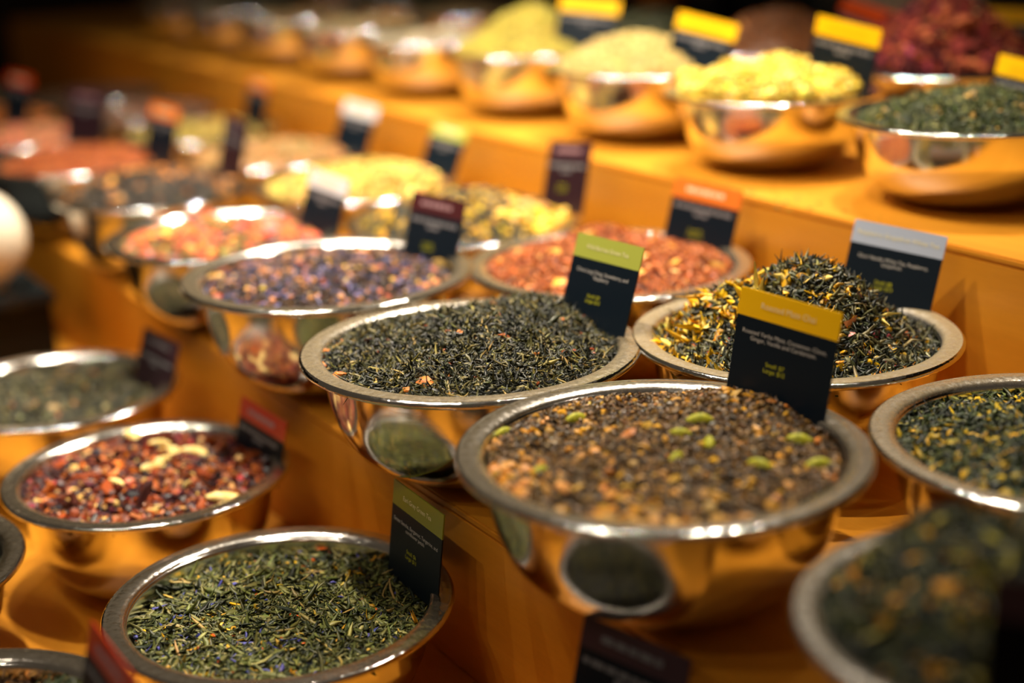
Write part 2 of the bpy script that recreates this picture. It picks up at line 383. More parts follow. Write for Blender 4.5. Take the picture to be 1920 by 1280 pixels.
HM = heap(4.19, -5.38, 2.70, 1.034, 'coarse brown roasted mate blend with golden ginger bits', [
    dict(k='chunk', n=12500, L=.0105, sv=.35, var=.3, pal=[(4, (106, 78, 38)), (3, (82, 60, 32)), (3, (128, 94, 44)), (3, (56, 42, 26)), (1, (158, 120, 62)), (1, (96, 88, 70))], lift=(-.004, .014)),
    dict(k='s', n=2200, L=.05, w=.006, m=3, seg=2, curl=.5, pal=[(2, (80, 58, 40)), (1, (130, 100, 62))]),
    dict(k='chunk', n=240, L=.022, sv=.3, pal=[(3, (198, 144, 38)), (2, (210, 160, 58)), (1, (186, 118, 40))], lift=(.0, .016)), dict(k='chunk', n=36, L=.034, sv=.2, pal=[(1, (206, 140, 44)), (1, (216, 164, 84))], lift=(.004, .02), at=(-.1, -.72, .22)), dict(k='chunk', n=40, L=.032, sv=.2, pal=[(1, (206, 140, 44)), (1, (216, 150, 84))], lift=(.004, .02), at=(-.68, -.2, .2))], (54, 40, 20), level=-.055, dome=.045, bumps=((.55, .55, .07, .25), (.2, .5, .04, .3)), seed=2)
bowl(4.28, -7.40, 2.703, 1.044, Z2, 2, 'steel bowl with dusty rim of sharp curly dark green tea, central in the photo')
HG = heap(4.28, -7.40, 2.703, 1.044, 'curly dark green tea with orange fruit pieces beside the lime-headed card', [
    dict(k='s', n=15000, L=.085, w=.0078, m=3, curl=2.1, var=.32, pal=leafG, lift=(-.008, .022), tilt=.4),
    dict(k='s', n=1500, L=.07, w=.012, flat=.35, m=4, curl=1.0, pal=[(2, (86, 84, 44)), (2, (56, 60, 40)), (1, (120, 112, 60))], lift=(.0, .024)),
    dict(k='s', n=170, L=.10, w=.0075, m=4, curl=.2, pal=[(2, (150, 128, 62)), (1, (180, 152, 84))], lift=(.006, .026)),
    dict(k='chunk', n=70, L=.019, sv=.3, pal=[(1, (176, 84, 40))], lift=(.004, .02))], (20, 22, 16), level=-.05, dome=.10, bumps=((.28, .02, .09, .26), (.42, .55, .11, .2), (-.1, .3, .05, .2)), seed=3, gain=.78)
bowl(4.29, -9.43, 2.654, 1.053, Z2, 1, 'steel bowl of brown tea with blue petals, behind the curly green tea')
heap(4.29, -9.43, 2.654, 1.053, 'brown black tea mixed with blue cornflower petals and yellow pieces', [
    dict(k='s', n=5200, L=.06, w=.009, m=3, seg=3, pal=[(3, (66, 46, 34)), (2, (96, 66, 44)), (2, (44, 36, 34))]),
    dict(k='s', n=800, L=.075, w=.013, flat=.3, m=4, seg=3, pal=[(2, (58, 62, 104)), (2, (92, 88, 130)), (1, (130, 110, 140))], lift=(.0, .024)),
    dict(k='chunk', n=330, L=.024, pal=[(2, (200, 130, 70)), (1, (225, 180, 90)), (1, (180, 90, 60))], lift=(.0, .02))], (40, 30, 24), level=-.10, dome=.09, seed=4)
bowl(4.29, -11.45, 2.742, .981, Z2, 0, 'steel bowl of pink rosebud tea, behind the brown and blue tea')
heap(4.29, -11.45, 2.742, .981, 'pink and coral rosebuds mixed with green leaves and a few yellow petals', [
    dict(k='s', n=2500, L=.07, w=.012, m=3, seg=3, pal=[(2, (120, 112, 62)), (2, (96, 86, 60)), (1, (150, 130, 90))]),
    dict(k='chunk', n=620, L=.036, sv=.35, rough=.3, var=.35, pal=[(3, (216, 104, 76)), (2, (226, 132, 84)), (1, (176, 60, 66)), (1, (140, 100, 116)), (1, (214, 164, 70))], lift=(.0, .03)), dict(k='chunk', n=500, L=.03, var=.4, pal=[(1, (120, 110, 60)), (1, (150, 136, 84)), (1, (90, 70, 50))])], (90, 66, 44), level=-.11, dome=.14, seed=5, mat=FLOWER)
bowl(4.38, -13.52, 2.715, .93, Z2, 0, 'steel bowl of black tea between the rosebud bowl and the orange rooibos bowl')
heap(4.38, -13.52, 2.715, .93, 'black leaf tea with scattered orange pieces', [
    dict(k='s', n=3000, L=.08, w=.014, m=3, seg=3, pal=[(3, (40, 36, 32)), (2, (58, 50, 42)), (1, (86, 70, 46))]),
    dict(k='chunk', n=60, L=.045, pal=[(1, (205, 130, 50))], lift=(.0, .02))], (24, 20, 18), level=-.02, dome=.2, seed=6)
roo = [(3, (190, 100, 38)), (2, (166, 80, 30)), (2, (208, 124, 56)), (2, (100, 46, 20))]
bowl(4.34, -15.66, 2.71, .98, Z2, 0, 'steel bowl of orange rooibos at the left, behind the black tea')
heap(4.34, -15.66, 2.71, .98, 'orange rooibos in the far left bowl', [dict(k='s', n=2600, L=.06, w=.012, m=3, seg=2, curl=.4, pal=roo)], (170, 84, 46), level=-.06, dome=.16, seed=7)
FAR = [  # row s, t, H, R, base, colours, bowl words, heap words, dome, flower?
    (4.36, -17.7, 2.71, .95, Z2, [(2, (214, 120, 100)), (2, (150, 120, 80)), (1, (230, 160, 110))], 'second steel bowl beyond the black tea, with pink floral tea', 'pink floral tea two bowls beyond the black tea', .14),
    (4.36, -19.7, 2.71, .95, Z2, [(2, (190, 110, 40)), (1, (120, 80, 40))], 'steel bowl of amber tea beyond the pink floral tea', 'amber brown tea beyond the pink floral tea', .12),
    (4.36, -21.7, 2.71, .95, Z2, [(2, (52, 56, 40)), (1, (90, 84, 50))], 'steel bowl of dull green tea, last visible of the front row at the far left', 'dull green tea in the last visible bowl of the front row', .12),
    (6.05, -16.55, 2.70, .97, Z2, [(2, (196, 170, 90)), (1, (160, 140, 70)), (1, (120, 110, 60))], 'steel bowl of yellowish herbs beyond the brown spice mix', 'yellowish dried herbs beyond the brown spice mix', .14),
    (6.05, -18.55, 2.70, .97, Z2, [(2, (120, 92, 70)), (1, (90, 76, 60)), (1, (150, 100, 90))], 'steel bowl of mauve brown tea beyond the yellowish herbs', 'mauve brown tea beyond the yellowish herbs', .14),
    (6.05, -20.6, 2.70, .97, Z2, [(2, (90, 60, 40)), (1, (60, 50, 36))], 'steel bowl of dark brown tea, last visible of the row below the top step', 'dark brown tea in the last visible bowl below the top step', .14),
    (8.32, -14.85, 1.68, .92, Z3, [(2, (150, 140, 120)), (1, (180, 165, 130))], 'top-step steel bowl of greyish herbs beyond the pale yellow heap', 'greyish herbs on the top step beyond the pale yellow heap', .1),
    (8.32, -16.8, 1.68, .92, Z3, [(2, (170, 150, 110)), (1, (120, 100, 70))], 'top-step steel bowl of beige herbs, second beyond the pale yellow heap', 'beige herbs two bowls beyond the pale yellow heap', .12),
    (8.32, -18.75, 1.68, .92, Z3, [(2, (120, 96, 60)), (1, (80, 70, 50))], 'top-step steel bowl of tan tea, third beyond the pale yellow heap', 'tan tea three bowls beyond the pale yellow heap', .12),
    (8.32, -20.7, 1.68, .92, Z3, [(2, (90, 84, 60)), (1, (60, 60, 44))], 'top-step steel bowl of grey green tea, fourth beyond the pale yellow heap', 'grey green tea four bowls beyond the pale yellow heap', .12),
    (8.32, -22.65, 1.68, .92, Z3, [(2, (100, 80, 50)), (1, (60, 50, 36))], 'top-step steel bowl of brown tea, farthest of its row at the upper left', 'brown tea in the farthest top-step bowl', .12),
    (10.25, -15.3, 1.68, .92, Z3, [(2, (150, 130, 60)), (1, (110, 100, 50))], 'back-row steel bowl of olive herbs behind the greyish herbs', 'olive herbs in the back row behind the greyish herbs', .16),
    (10.25, -17.25, 1.68, .92, Z3, [(2, (110, 90, 60))], 'back-row steel bowl of brownish herbs behind the beige herbs', 'brownish herbs in the back row behind the beige herbs', .14),
    (10.25, -19.2, 1.68, .92, Z3, [(2, (80, 76, 50))], 'back-row steel bowl of dark olive tea behind the tan tea', 'dark olive tea in the back row behind the tan tea', .14),
    (10.25, -21.15, 1.68, .92, Z3, [(2, (70, 56, 40))], 'back-row steel bowl of dark brown tea, farthest of its row', 'dark brown tea in the farthest back-row bowl', .14),
]
for k, (s, t, H, R, bz, pal, bl, hl, dm) in enumerate(FAR):
    bowl(s, t, H, R, bz, 0, bl, n=64)
    heap(s, t, H, R, hl, [dict(k='s', n=900, L=.10, w=.022, m=3, seg=2, curl=.6, pal=pal), dict(k='chunk', n=160, L=.04, pal=pal)], pal[0][1], level=-.08, dome=dm, seed=40 + k, mat=FLOWER)

# ---- step 2 back row
bowl(6.0, -4.37, 2.755, 1.0, Z2, 2, 'steel bowl of dark green tea with yellow petals, cut off by the right edge')
heap(6.0, -4.37, 2.755, 1.0, 'dark green tea flecked with yellow petals in the bowl at the right edge', [
    dict(k='s', n=6500, L=.075, w=.011, flat=.5, m=3, curl=1.0, pal=[(3, (40, 52, 34)), (3, (60, 70, 38)), (2, (34, 40, 34)), (1, (100, 104, 50))]),
    dict(k='s', n=700, L=.07, w=.016, flat=.25, m=4, seg=3, curl=1.4, pal=[(3, (205, 165, 30)), (1, (170, 150, 50))], lift=(.0, .025))], (24, 30, 20), level=-.10, dome=.12, seed=12)
bowl(6.01, -6.40, 2.699, 1.007, Z2, 3, 'steel bowl with thick beige dust on its rim, holding the tall mound of flower tea')
heap(6.01, -6.40, 2.699, 1.007, 'tall mound of dark long-leaf tea with yellow and pink petals', [
    dict(k='s', n=10500, L=.10, w=.0105, m=3, curl=1.5, pal=[(4, (48, 54, 42)), (3, (78, 78, 50)), (2, (34, 38, 36)), (2, (118, 112, 72)), (.6, (160, 152, 110))], lift=(-.008, .03), tilt=.5),
    dict(k='s', n=620, L=.085, w=.016, flat=.22, m=4, curl=1.6, bend=.3, pal=[(3, (222, 172, 26)), (1, (235, 205, 110)), (1, (205, 130, 30))], lift=(.004, .035), tilt=.5),
    dict(k='s', n=300, L=.115, w=.021, flat=.22, m=4, curl=1.8, bend=.35, pal=[(3, (232, 182, 24)), (1, (240, 216, 110))], lift=(.004, .04), tilt=.5, at=(-.55, .0, .22)),
    dict(k='chunk', n=230, L=.022, asp=(1.2, .8, .35), rough=.35, pal=[(2, (160, 62, 66)), (1, (120, 40, 50)), (2, (200, 120, 70)), (1, (205, 140, 130))], lift=(.0, .03))], (26, 28, 20), level=-.10, dome=.04,
    bumps=((.07, .0, .45, .26), (.3, -.1, .10, .22), (-.48, .1, .22, .15), (-.3, -.2, .10, .2)), seed=13, rough=.03)
bowl(6.06, -8.41, 2.665, 1.037, Z2, 1, 'steel bowl of terracotta rooibos with the orange-headed card against the riser')
heap(6.06, -8.41, 2.665, 1.037, 'terracotta orange rooibos with a few yellow pieces', [
    dict(k='s', n=7500, L=.045, w=.0085, m=3, seg=2, curl=.5, pal=roo),
    dict(k='chunk', n=900, L=.017, var=.35, pal=[(2, (204, 108, 50)), (1, (136, 62, 30)), (1, (216, 140, 80))]),
    dict(k='chunk', n=24, L=.045, asp=(1, .7, .3), pal=[(1, (225, 160, 60))], lift=(.005, .02))], (110, 52, 24), level=-.04, dome=.10, bumps=((.0, .35, .06, .3),), seed=14)
bowl(6.05, -10.45, 2.70, 1.0, Z2, 0, 'steel bowl of black tea with bright yellow flowers, behind the terracotta rooibos')
heap(6.05, -10.45, 2.70, 1.0, 'black tea with bright yellow flower pieces', [
    dict(k='s', n=3800, L=.07, w=.012, m=3, seg=3, pal=[(3, (48, 46, 36)), (2, (70, 66, 44)), (1, (36, 38, 36))]),
    dict(k='chunk', n=330, L=.034, pal=[(3, (208, 164, 30)), (1, (170, 130, 40))], lift=(.0, .02)),
    dict(k='chunk', n=120, L=.045, pal=[(3, (226, 184, 50)), (1, (222, 170, 90))], lift=(.0, .03), at=(.6, -.35, .16))], (34, 32, 22), level=-.03, dome=.2, seed=15)
bowl(6.05, -12.5, 2.70, 1.0, Z2, 0, 'steel bowl of pale yellow blossoms with a green-headed card, two bowls beyond the rooibos')
heap(6.05, -12.5, 2.70, 1.0, 'pale yellow dried blossoms with olive bits', [
    dict(k='chunk', n=2400, L=.033, var=.4, pal=[(3, (210, 184, 96)), (2, (190, 160, 76)), (2, (140, 120, 50)), (1, (210, 156, 96))])], (170, 150, 80), level=-.04, dome=.16, bumps=((.55, -.3, .06, .25),), seed=16, mat=FLOWER)
bowl(6.05, -14.55, 2.70, .98, Z2, 0, 'steel bowl of brown spice mix with a white-headed card, beyond the pale yellow blossoms')
heap(6.05, -14.55, 2.70, .98, 'olive and brown spice mix', [
    dict(k='chunk', n=1500, L=.034, pal=[(2, (160, 124, 66)), (2, (186, 120, 60)), (2, (128, 116, 60)), (1, (196, 150, 100))])], (110, 84, 46), level=-.06, dome=.12, seed=17)

# ---- step 3 (top): front row, then back row
bowl(8.33, -7.15, 1.693, .928, Z3, 0, 'steel bowl of grey-green herbs on the top step at the right edge')
heap(8.33, -7.15, 1.693, .928, 'grey-green cut herbs with yellow flecks in the top-step bowl at the right edge', [
    dict(k='s', n=5200, L=.07, w=.010, m=3, seg=3, curl=.5, tilt=.6, pal=[(3, (66, 78, 40)), (2, (92, 98, 50)), (2, (44, 54, 36)), (1, (136, 132, 70))]),
    dict(k='chunk', n=90, L=.02, pal=[(1, (216, 176, 50)), (1, (200, 160, 80))], lift=(.0, .02))], (36, 44, 28), level=-.07, dome=.2, bumps=((.15, -.05, .05, .3),), seed=18)
bowl(8.18, -9.07, 1.693, .868, Z3, 0, 'steel bowl heaped with bright yellow chamomile on the top step')
heap(8.18, -9.07, 1.693, .868, 'bright yellow chamomile blossoms heaped above the rim', [
    dict(k='chunk', n=5200, L=.024, sv=.3, rough=.3, var=.3, pal=[(4, (240, 204, 84)), (2, (250, 226, 130)), (2, (206, 166, 50)), (1, (150, 140, 50))], lift=(-.012, .04)),
    dict(k='s', n=400, L=.06, w=.012, m=3, seg=2, pal=[(1, (170, 160, 70))])], (200, 164, 62), level=.03, dome=.17, rough=.07, ri=.875, seed=19, mat=FLOWER)
bowl(8.29, -10.92, 1.659, .923, Z3, 0, 'steel bowl of cream-coloured chopped herb on the top step, left of the chamomile')
heap(8.29, -10.92, 1.659, .923, 'cream-coloured chopped herb in a broad mound', [
    dict(k='s', n=4200, L=.05, w=.011, m=3, seg=2, curl=.4, pal=[(3, (220, 200, 134)), (2, (204, 180, 110)), (1, (176, 156, 96))])], (180, 156, 92), level=.0, dome=.27, seed=20, mat=FLOWER)
bowl(8.32, -12.9, 1.66, .92, Z3, 0, 'top-step steel bowl with a tall pale yellow heap, left of the cream-coloured herb')
heap(8.32, -12.9, 1.66, .92, 'tall pale yellow-green heap of chopped herb', [
    dict(k='s', n=3600, L=.05, w=.012, m=3, seg=2, curl=.4, pal=[(3, (208, 190, 84)), (2, (190, 180, 96)), (1, (160, 150, 70))])], (168, 150, 66), level=.0, dome=.28, cone=(.22, .6, .05, 0, 1.2), seed=21, mat=FLOWER)
bowl(10.2, -9.1, 1.68, .93, Z3, 0, 'steel bowl piled high with dark red rose petals, back row of the top step')
heap(10.2, -9.1, 1.68, .93, 'high pile of dark red dried rosebuds', [
    dict(k='chunk', n=1900, L=.040, sv=.3, rough=.35, pal=[(3, (112, 40, 34)), (2, (150, 74, 44)), (3, (66, 20, 22)), (1, (172, 96, 56)), (.5, (120, 44, 66))], lift=(-.01, .05)),
    dict(k='s', n=900, L=.09, w=.022, flat=.3, m=4, seg=2, pal=[(2, (110, 34, 44)), (1, (150, 80, 60)), (.4, (140, 150, 90))], lift=(.0, .05), tilt=.8)], (50, 16, 20), level=-.0, dome=.25, cone=(.42, .9, -.05, 0, 1.1), seed=22, rough=.06, mat=FLOWER)
bowl(10.2, -11.3, 1.68, .93, Z3, 0, 'steel bowl of dark brown powder, back row of the top step behind the chamomile')
heap(10.2, -11.3, 1.68, .93, 'smooth mound of dark brown powdery tea', [
    dict(k='chunk', n=3800, L=.014, pal=[(2, (102, 56, 8)), (1, (78, 42, 6)), (1, (130, 74, 12))])], (90, 48, 6), level=-.02, dome=.3, bumps=((.1, 0, .1, .3),), seed=23)
bowl(10.2, -13.3, 1.68, .92, Z3, 0, 'steel bowl of dark green leaf tea, back row beside the brown powder')
heap(10.2, -13.3, 1.68, .92, 'dark green leaf tea at the top edge of the photo', [
    dict(k='s', n=1800, L=.10, w=.018, m=3, seg=3, pal=[(2, (56, 60, 36)), (1, (84, 84, 50)), (1, (40, 44, 30))])], (34, 36, 22), level=-.02, dome=.24, seed=24)

# ---- step 1 (lowest)
bowl(2.81, -7.14, 3.867, .995, Z1, 0, 'steel bowl of flat-leaf green tea with blue petals, front of the lowest step')
g6 = [(4, (88, 92, 46)), (3, (54, 62, 34)), (3, (114, 116, 60)), (1.5, (34, 42, 32)), (1, (146, 142, 84))]
heap(2.81, -7.14, 3.867, .995, 'green flat-leaf tea with blue cornflower and yellow petals', [
    dict(k='s', n=10500, L=.066, w=.0115, var=.32, flat=.22, m=4, seg=3, curl=.5, pal=g6, lift=(-.006, .018), tilt=.3, bend=.1),
    dict(k='s', n=1500, L=.12, w=.0135, flat=.28, m=4, seg=4, curl=.35, pal=g6, lift=(.0, .024), tilt=.25),
    dict(k='s', n=150, L=.06, w=.010, flat=.22, m=4, curl=1.8, bend=.35, pal=[(3, (214, 166, 24)), (1, (226, 190, 80))], lift=(.006, .028), tilt=.4),
    dict(k='s', n=150, L=.055, w=.009, flat=.25, m=4, curl=1.2, pal=[(1, (52, 62, 140)), (1, (80, 82, 160))], lift=(.006, .026), tilt=.4),
    dict(k='chunk', n=60, L=.012, pal=[(1, (216, 90, 20))], lift=(.008, .02)),
    dict(k='s', n=26, L=.18, w=.008, m=4, curl=.2, pal=[(1, (176, 150, 84))], lift=(.012, .028))], (24, 27, 14), level=-.14, dome=.05, ri=.84, seed=8)
bowl(2.76, -9.23, 3.755, .967, Z1, 0, 'steel bowl of red-brown fruit and nut tea, left side of the lowest step')
HF = heap(2.76, -9.23, 3.755, .967, 'red-brown fruit tea with pale nut and coconut pieces', [
    dict(k='chunk', n=4200, L=.023, sv=.4, rough=.34, var=.4, asp=(1.2, .8, .6), pal=[(3, (140, 62, 20)), (2, (180, 98, 34)), (2, (94, 32, 16)), (3, (46, 16, 18)), (1, (80, 24, 36)), (1, (30, 24, 36))], lift=(-.012, .03)),
    dict(k='s', n=700, L=.08, w=.016, flat=.3, m=4, seg=3, pal=[(2, (84, 28, 34)), (1, (160, 80, 40)), (1, (50, 24, 36))], lift=(.0, .03)),
    dict(k='chunk', n=190, L=.032, sv=.25, rough=.15, pal=[(3, (226, 180, 104)), (1, (206, 134, 90)), (1, (190, 70, 70))], lift=(.005, .03))], (36, 14, 9), level=-.10, dome=.10, seed=9)
bowl(2.71, -11.29, 3.732, .968, Z1, 0, 'steel bowl of dull green tea at the left edge on the lowest step')
heap(2.71, -11.29, 3.732, .968, 'dull grey-green tea in the bowl at the left edge', [
    dict(k='s', n=4200, L=.07, w=.012, m=3, seg=3, var=.5, pal=[(3, (58, 58, 36)), (2, (84, 80, 46)), (3, (38, 40, 32))]), dict(k='chunk', n=170, L=.022, pal=[(1, (150, 120, 60)), (1, (130, 124, 80)), (1, (160, 96, 50))], lift=(.0, .02))], (24, 23, 15), level=-.12, dome=.07, seed=10)
bowl(2.74, -4.68, 3.84, .88, Z1, 0, 'steel bowl below the bottom edge of the photo, holding the black card')
heap(2.74, -4.68, 3.84, .88, 'dark leaf tea around the black card', [dict(k='s', n=1500, L=.08, w=.012, m=3, seg=3, pal=leafG)], (26, 26, 18), level=-.1, dome=.05, seed=25)
bowl(.8, -8.85, 3.79, 1.0, Z1, 0, 'steel bowl cut off by the left edge, beside the fruit and nut tea')
heap(.8, -8.85, 3.79, 1.0, 'dark tea in the bowl cut off by the left edge', [dict(k='s', n=2000, L=.08, w=.012, m=3, seg=3, pal=leafG)], (24, 24, 18), level=-.14, dome=.03, seed=26)
bowl(.8, -6.5, 3.79, 1.0, Z1, 0, 'steel bowl of brown tea in the lower left corner with the red-headed card')
heap(.8, -6.5, 3.79, 1.0, 'golden brown tea with a few long green leaves in the lower left corner', [
    dict(k='s', n=5500, L=.05, w=.009, m=3, seg=3, pal=[(3, (120, 80, 30)), (2, (150, 104, 44)), (2, (80, 54, 26))]),
    dict(k='s', n=200, L=.2, w=.012, flat=.3, m=4, seg=4, pal=[(1, (66, 76, 50)), (1, (100, 104, 66))], lift=(.004, .05), at=(.55, .55, .2))], (60, 40, 18), level=-.12, dome=.05, seed=27)

# ================================================================== larger loose pieces that can be told apart
def pod_mesh():
    bm = bmesh.new(); bmesh.ops.create_uvsphere(bm, u_segments=12, v_segments=10, radius=1)
    for v in bm.verts:
        x = v.co.x; a = math.atan2(v.co.y, v.co.z)
        k = (1 - abs(x) ** 2.2 * .35) * (1 + .10 * math.cos(3 * a))
        v.co = Vector((x * 2.1, v.co.y * k, v.co.z * k))
    me = bpy.data.meshes.new('cardamom_pod'); bm.to_mesh(me); bm.free()
    me.polygons.foreach_set('use_smooth', [True] * len(me.polygons)); return me
def streaky(name, a, b_, sc=60):
    m_, nt, b = new_mat(name); tc = nt.nodes.new('ShaderNodeTexCoord'); n = noise(nt, sc, 3, tc.outputs['Object'])
    r = ramp(nt, n.outputs['Fac'], [(.35, a), (.65, b_)]); nt.links.new(r.outputs[0], b.inputs['Base Color']); b.inputs['Roughness'].default_value = .6; return m_
PODM = streaky('cardamom_skin', srgb((142, 146, 14)), srgb((204, 200, 50)), 1.2)
pod = pod_mesh(); pod.materials.append(PODM)
def put_on(o_px, hp, lab, grp, cat, name, me, scale, yaw, tilt=0.1, lift=.0):
    """o_px: pixel (u,v) of the photo turned into a point at the tea surface height"""
    u, v = o_px; x = (u - 960) / FPX; y = -(v - 640) / FPX
    c, s_ = math.cos(ROLL), math.sin(ROLL); x, y = x * c - y * s_, x * s_ + y * c
    cp, sp = math.cos(PITCH), math.sin(PITCH); d = Vector((x, cp + y * sp, -sp + y * cp))
    hs, ht, hH, hR, hz = hp; cx_, cy_ = NV[0] * hs + DV[0] * ht, NV[1] * hs + DV[1] * ht; rimz = -hH
    for _ in range(12):
        q = d * (rimz / d.z); rimz = .5 * rimz + .5 * (-hH + hR * float(hz((q.x - cx_) / hR, (q.y - cy_) / hR)))
    q = d * (rimz / d.z); o = link(name, me); o.location = P3(q.x, q.y, rimz + lift); o.scale = (scale * S,) * 3; o.rotation_euler = (tilt, tilt * .6, yaw)
    tag(o, lab, cat, grp); return o
PODS = [(945, 815, .7, 'largest, at the left edge of the brown mate'), (1080, 789, .5, 'up the left half of the brown mate'), (1312, 792, .1, 'straight below the yellow-headed card'),
        (1276, 817, -.2, 'long one lying level in the middle of the brown mate'), (1330, 835, 1.5, 'upright just below the two central pods'), (1497, 830, -.1, 'on the right half of the brown mate, lying level'),
        (1268, 862, .9, 'small one below the long central pod'), (1425, 876, -.6, 'slanting, right of the centre of the brown mate'), (1534, 876, .3, 'close to the right rim of the brown mate'),
        (1012, 888, .8, 'lower left part of the brown mate'), (1380, 993, .2, 'touching the front rim of the brown mate bowl'), (1446, 749, -.2, 'at the foot of the yellow-headed card')]
for k, (u, v, yw, wh) in enumerate(PODS):
    put_on((u, v), HM, 'green cardamom pod ' + wh, 'cardamom pods in the brown mate', 'spice', 'cardamom_pod', pod, .028 + .004 * (k % 3), yw, .1, .012)
def crescent(name, arc=2.2, rad=1.0, th=.34, mat=None):
    V = []; n = 14; mm = 8
    for i in range(n + 1):
        u = i / n; a = (u - .5) * arc; k = th * (math.sin(math.pi * min(max(u, .04), .96)) ** .45)
        for j in range(mm):
            b_ = 2 * math.pi * j / mm; r = rad + k * math.cos(b_); V.append((r * math.cos(a) - rad, r * math.sin(a), k * .7 * math.sin(b_)))
    Fc = [(i * mm + j, i * mm + (j + 1) % mm, (i + 1) * mm + (j + 1) % mm, (i + 1) * mm + j) for i in range(n) for j in range(mm)]
    Fc += [tuple(range(mm))[::-1], tuple(n * mm + j for j in range(mm))]
    me = mesh_from(name, V, Fc); me.materials.append(mat); return me
NUT = streaky('cashew_skin', srgb((246, 210, 110)), srgb((255, 236, 170)), 2)
nut = crescent('nut_piece', 2.2, .9, .42, NUT); slice_ = crescent('nut_slice', 1.0, 2.6, .5, NUT)
for (u, v, yw, me, sc, wh) in ((252, 828, .9, nut, .115, 'pale curved nut near the back rim of the fruit tea'), (285, 888, 2.3, nut, .105, 'pale nut at the left end of the central cluster on the fruit tea'),
        (330, 862, .3, nut, .11, 'pale nut in the middle of the central cluster on the fruit tea'), (368, 858, 1.4, nut, .115, 'pale nut at the right end of the central cluster on the fruit tea'),
        (222, 916, 1.0, slice_, .05, 'slim pale nut slice left of the centre of the fruit tea'), (425, 945, .1 + 1.57, slice_, .10, 'large pale nut slice by the front right rim of the fruit tea'),
        (304, 876, 2.9, nut, .105, 'pale nut between two others in the central cluster on the fruit tea'), (300, 842, 1.9, nut, .085, 'small pale nut behind the central cluster on the fruit tea')):
    put_on((u, v), HF, wh, 'nut pieces on the fruit tea', 'nut', 'nut_piece', me, sc, yw, .15, .05)
v_, f_ = ico()
def fruit_chip(seed):
    r = np.random.default_rng(seed); bm = bmesh.new(); bmesh.ops.create_icosphere(bm, subdivisions=2, radius=1)
    for v in bm.verts: v.co *= 1 + r.normal(0, .16)
    for v in bm.verts: v.co.z *= .6; v.co.x *= 1.25
    me = bpy.data.meshes.new('fruit_chip'); bm.to_mesh(me); bm.free(); return me
ORG = streaky('dried_orange_peel', srgb((176, 80, 18)), srgb((232, 146, 48)), 1.6)
chips = []
for k in range(3): c_ = fruit_chip(k); c_.materials.append(ORG); chips.append(c_)
for k, (u, v, sc, wh) in enumerate(((797, 722, .050, 'largest, by the front rim of the curly green tea'), (765, 735, .032, 'touching the left side of the largest front chip'), (637, 707, .038, 'dark wrinkled one at the front left rim of the green tea'),
        (609, 665, .036, 'tall one at the left rim of the curly green tea'), (603, 688, .028, 'small one below the tall chip at the left rim'), (640, 648, .034, 'pair-sized one at the upper left of the curly green tea'),
        (864, 628, .028, 'on the ridge in the middle of the curly green tea'), (1004, 667, .022, 'small one right of the middle of the curly green tea'), (842, 707, .02, 'small one above the front rim, right of the largest'),
        (1052, 604, .026, 'on the far slope near the lime-headed card'), (1142, 608, .030, 'at the foot of the lime-headed card'), (590, 652, .02, 'tiny one at the far left rim of the green tea'), (845, 745, .024, 'half hidden at the front rim right of the largest'))):
    put_on((u, v), HG, 'orange-brown fruit chip, ' + wh, 'fruit chips on the curly green tea', 'dried fruit', 'fruit_chip', chips[k % 3], sc, k * 1.3, .2, .012)

# ================================================================== cards
def fnt(txt, width, col, size, align='CENTER', space=1.0):
    cu = bpy.data.curves.new('lettering', 'FONT'); cu.body = txt; cu.size = size; cu.align_x = align; cu.align_y = 'CENTER'; cu.space_line = space
    cu.resolution_u = 3; o = bpy.data.objects.new('lettering', cu); COL.objects.link(o); cu.materials.append(col); return o, width
CARD = plain('card_black', (.004, .009, .016), .38, spec=.22)
CARDP = plain('card_plum', (.022, .008, .013), .38, spec=.3)
T_W = plain('print_grey_white', srgb((190, 185, 180)), .5); T_Y = plain('print_lime', srgb((186, 184, 20)), .5)
T_C = plain('print_cream', srgb((238, 226, 180)), .5); T_B = plain('print_faint', srgb((120, 118, 122)), .5); T_P = plain('print_pink', srgb((170, 130, 135)), .5)
HEAD = {'yellow': plain('header_yellow', srgb((248, 190, 4)), .45, spec=.25), 'ice': plain('header_ice_blue', srgb((176, 186, 206)), .35, coat=.2),
        'lime': plain('header_lime', srgb((172, 178, 74)), .35, coat=.2), 'orange': plain('header_orange', srgb((236, 124, 40)), .35, coat=.2),
        'olive': plain('header_olive', srgb((130, 134, 22)), .3, coat=.2), 'red': plain('header_red', srgb((196, 52, 14)), .3, coat=.2),
        'white': plain('header_white', srgb((222, 220, 226)), .35, coat=.2), 'maroon': plain('header_maroon', srgb((74, 30, 34)), .35, coat=.2),
        'plum': plain('header_plum', srgb((60, 34, 44)), .35, coat=.2), 'tomato': plain('header_tomato', srgb((216, 76, 10)), .3, coat=.2)}
SLEEVE, snt, sbs = new_mat('clear_sleeve')
sbs.inputs['Transmission Weight'].default_value = 1; sbs.inputs['IOR'].default_value = 1.2; sbs.inputs['Roughness'].default_value = .05
TXT = []
HHD = .148
def word_blocks(wd, rows, mat, o, name='lettering'):
    """rows of small print too blurred to read: one short block per word"""
    V = []; Fc = []
    rng = np.random.default_rng(len(rows) * 7 + int(abs(rows[0][0]) * 1000))
    for (yc, xa, xb, hh) in rows:
        x = xa
        while x < xb - .01:
            L = min(rng.uniform(.035, .085), xb - x); i = len(V)
            V += [(x, 0, yc - hh), (x + L, 0, yc - hh), (x + L, 0, yc + hh), (x, 0, yc + hh)]; Fc.append((i, i + 1, i + 2, i + 3)); x += L + .012
    me = mesh_from(name, [(a * S, -.008 * S, c * S) for a, b, c in V], Fc, False)
    link(name, me, o, mat)
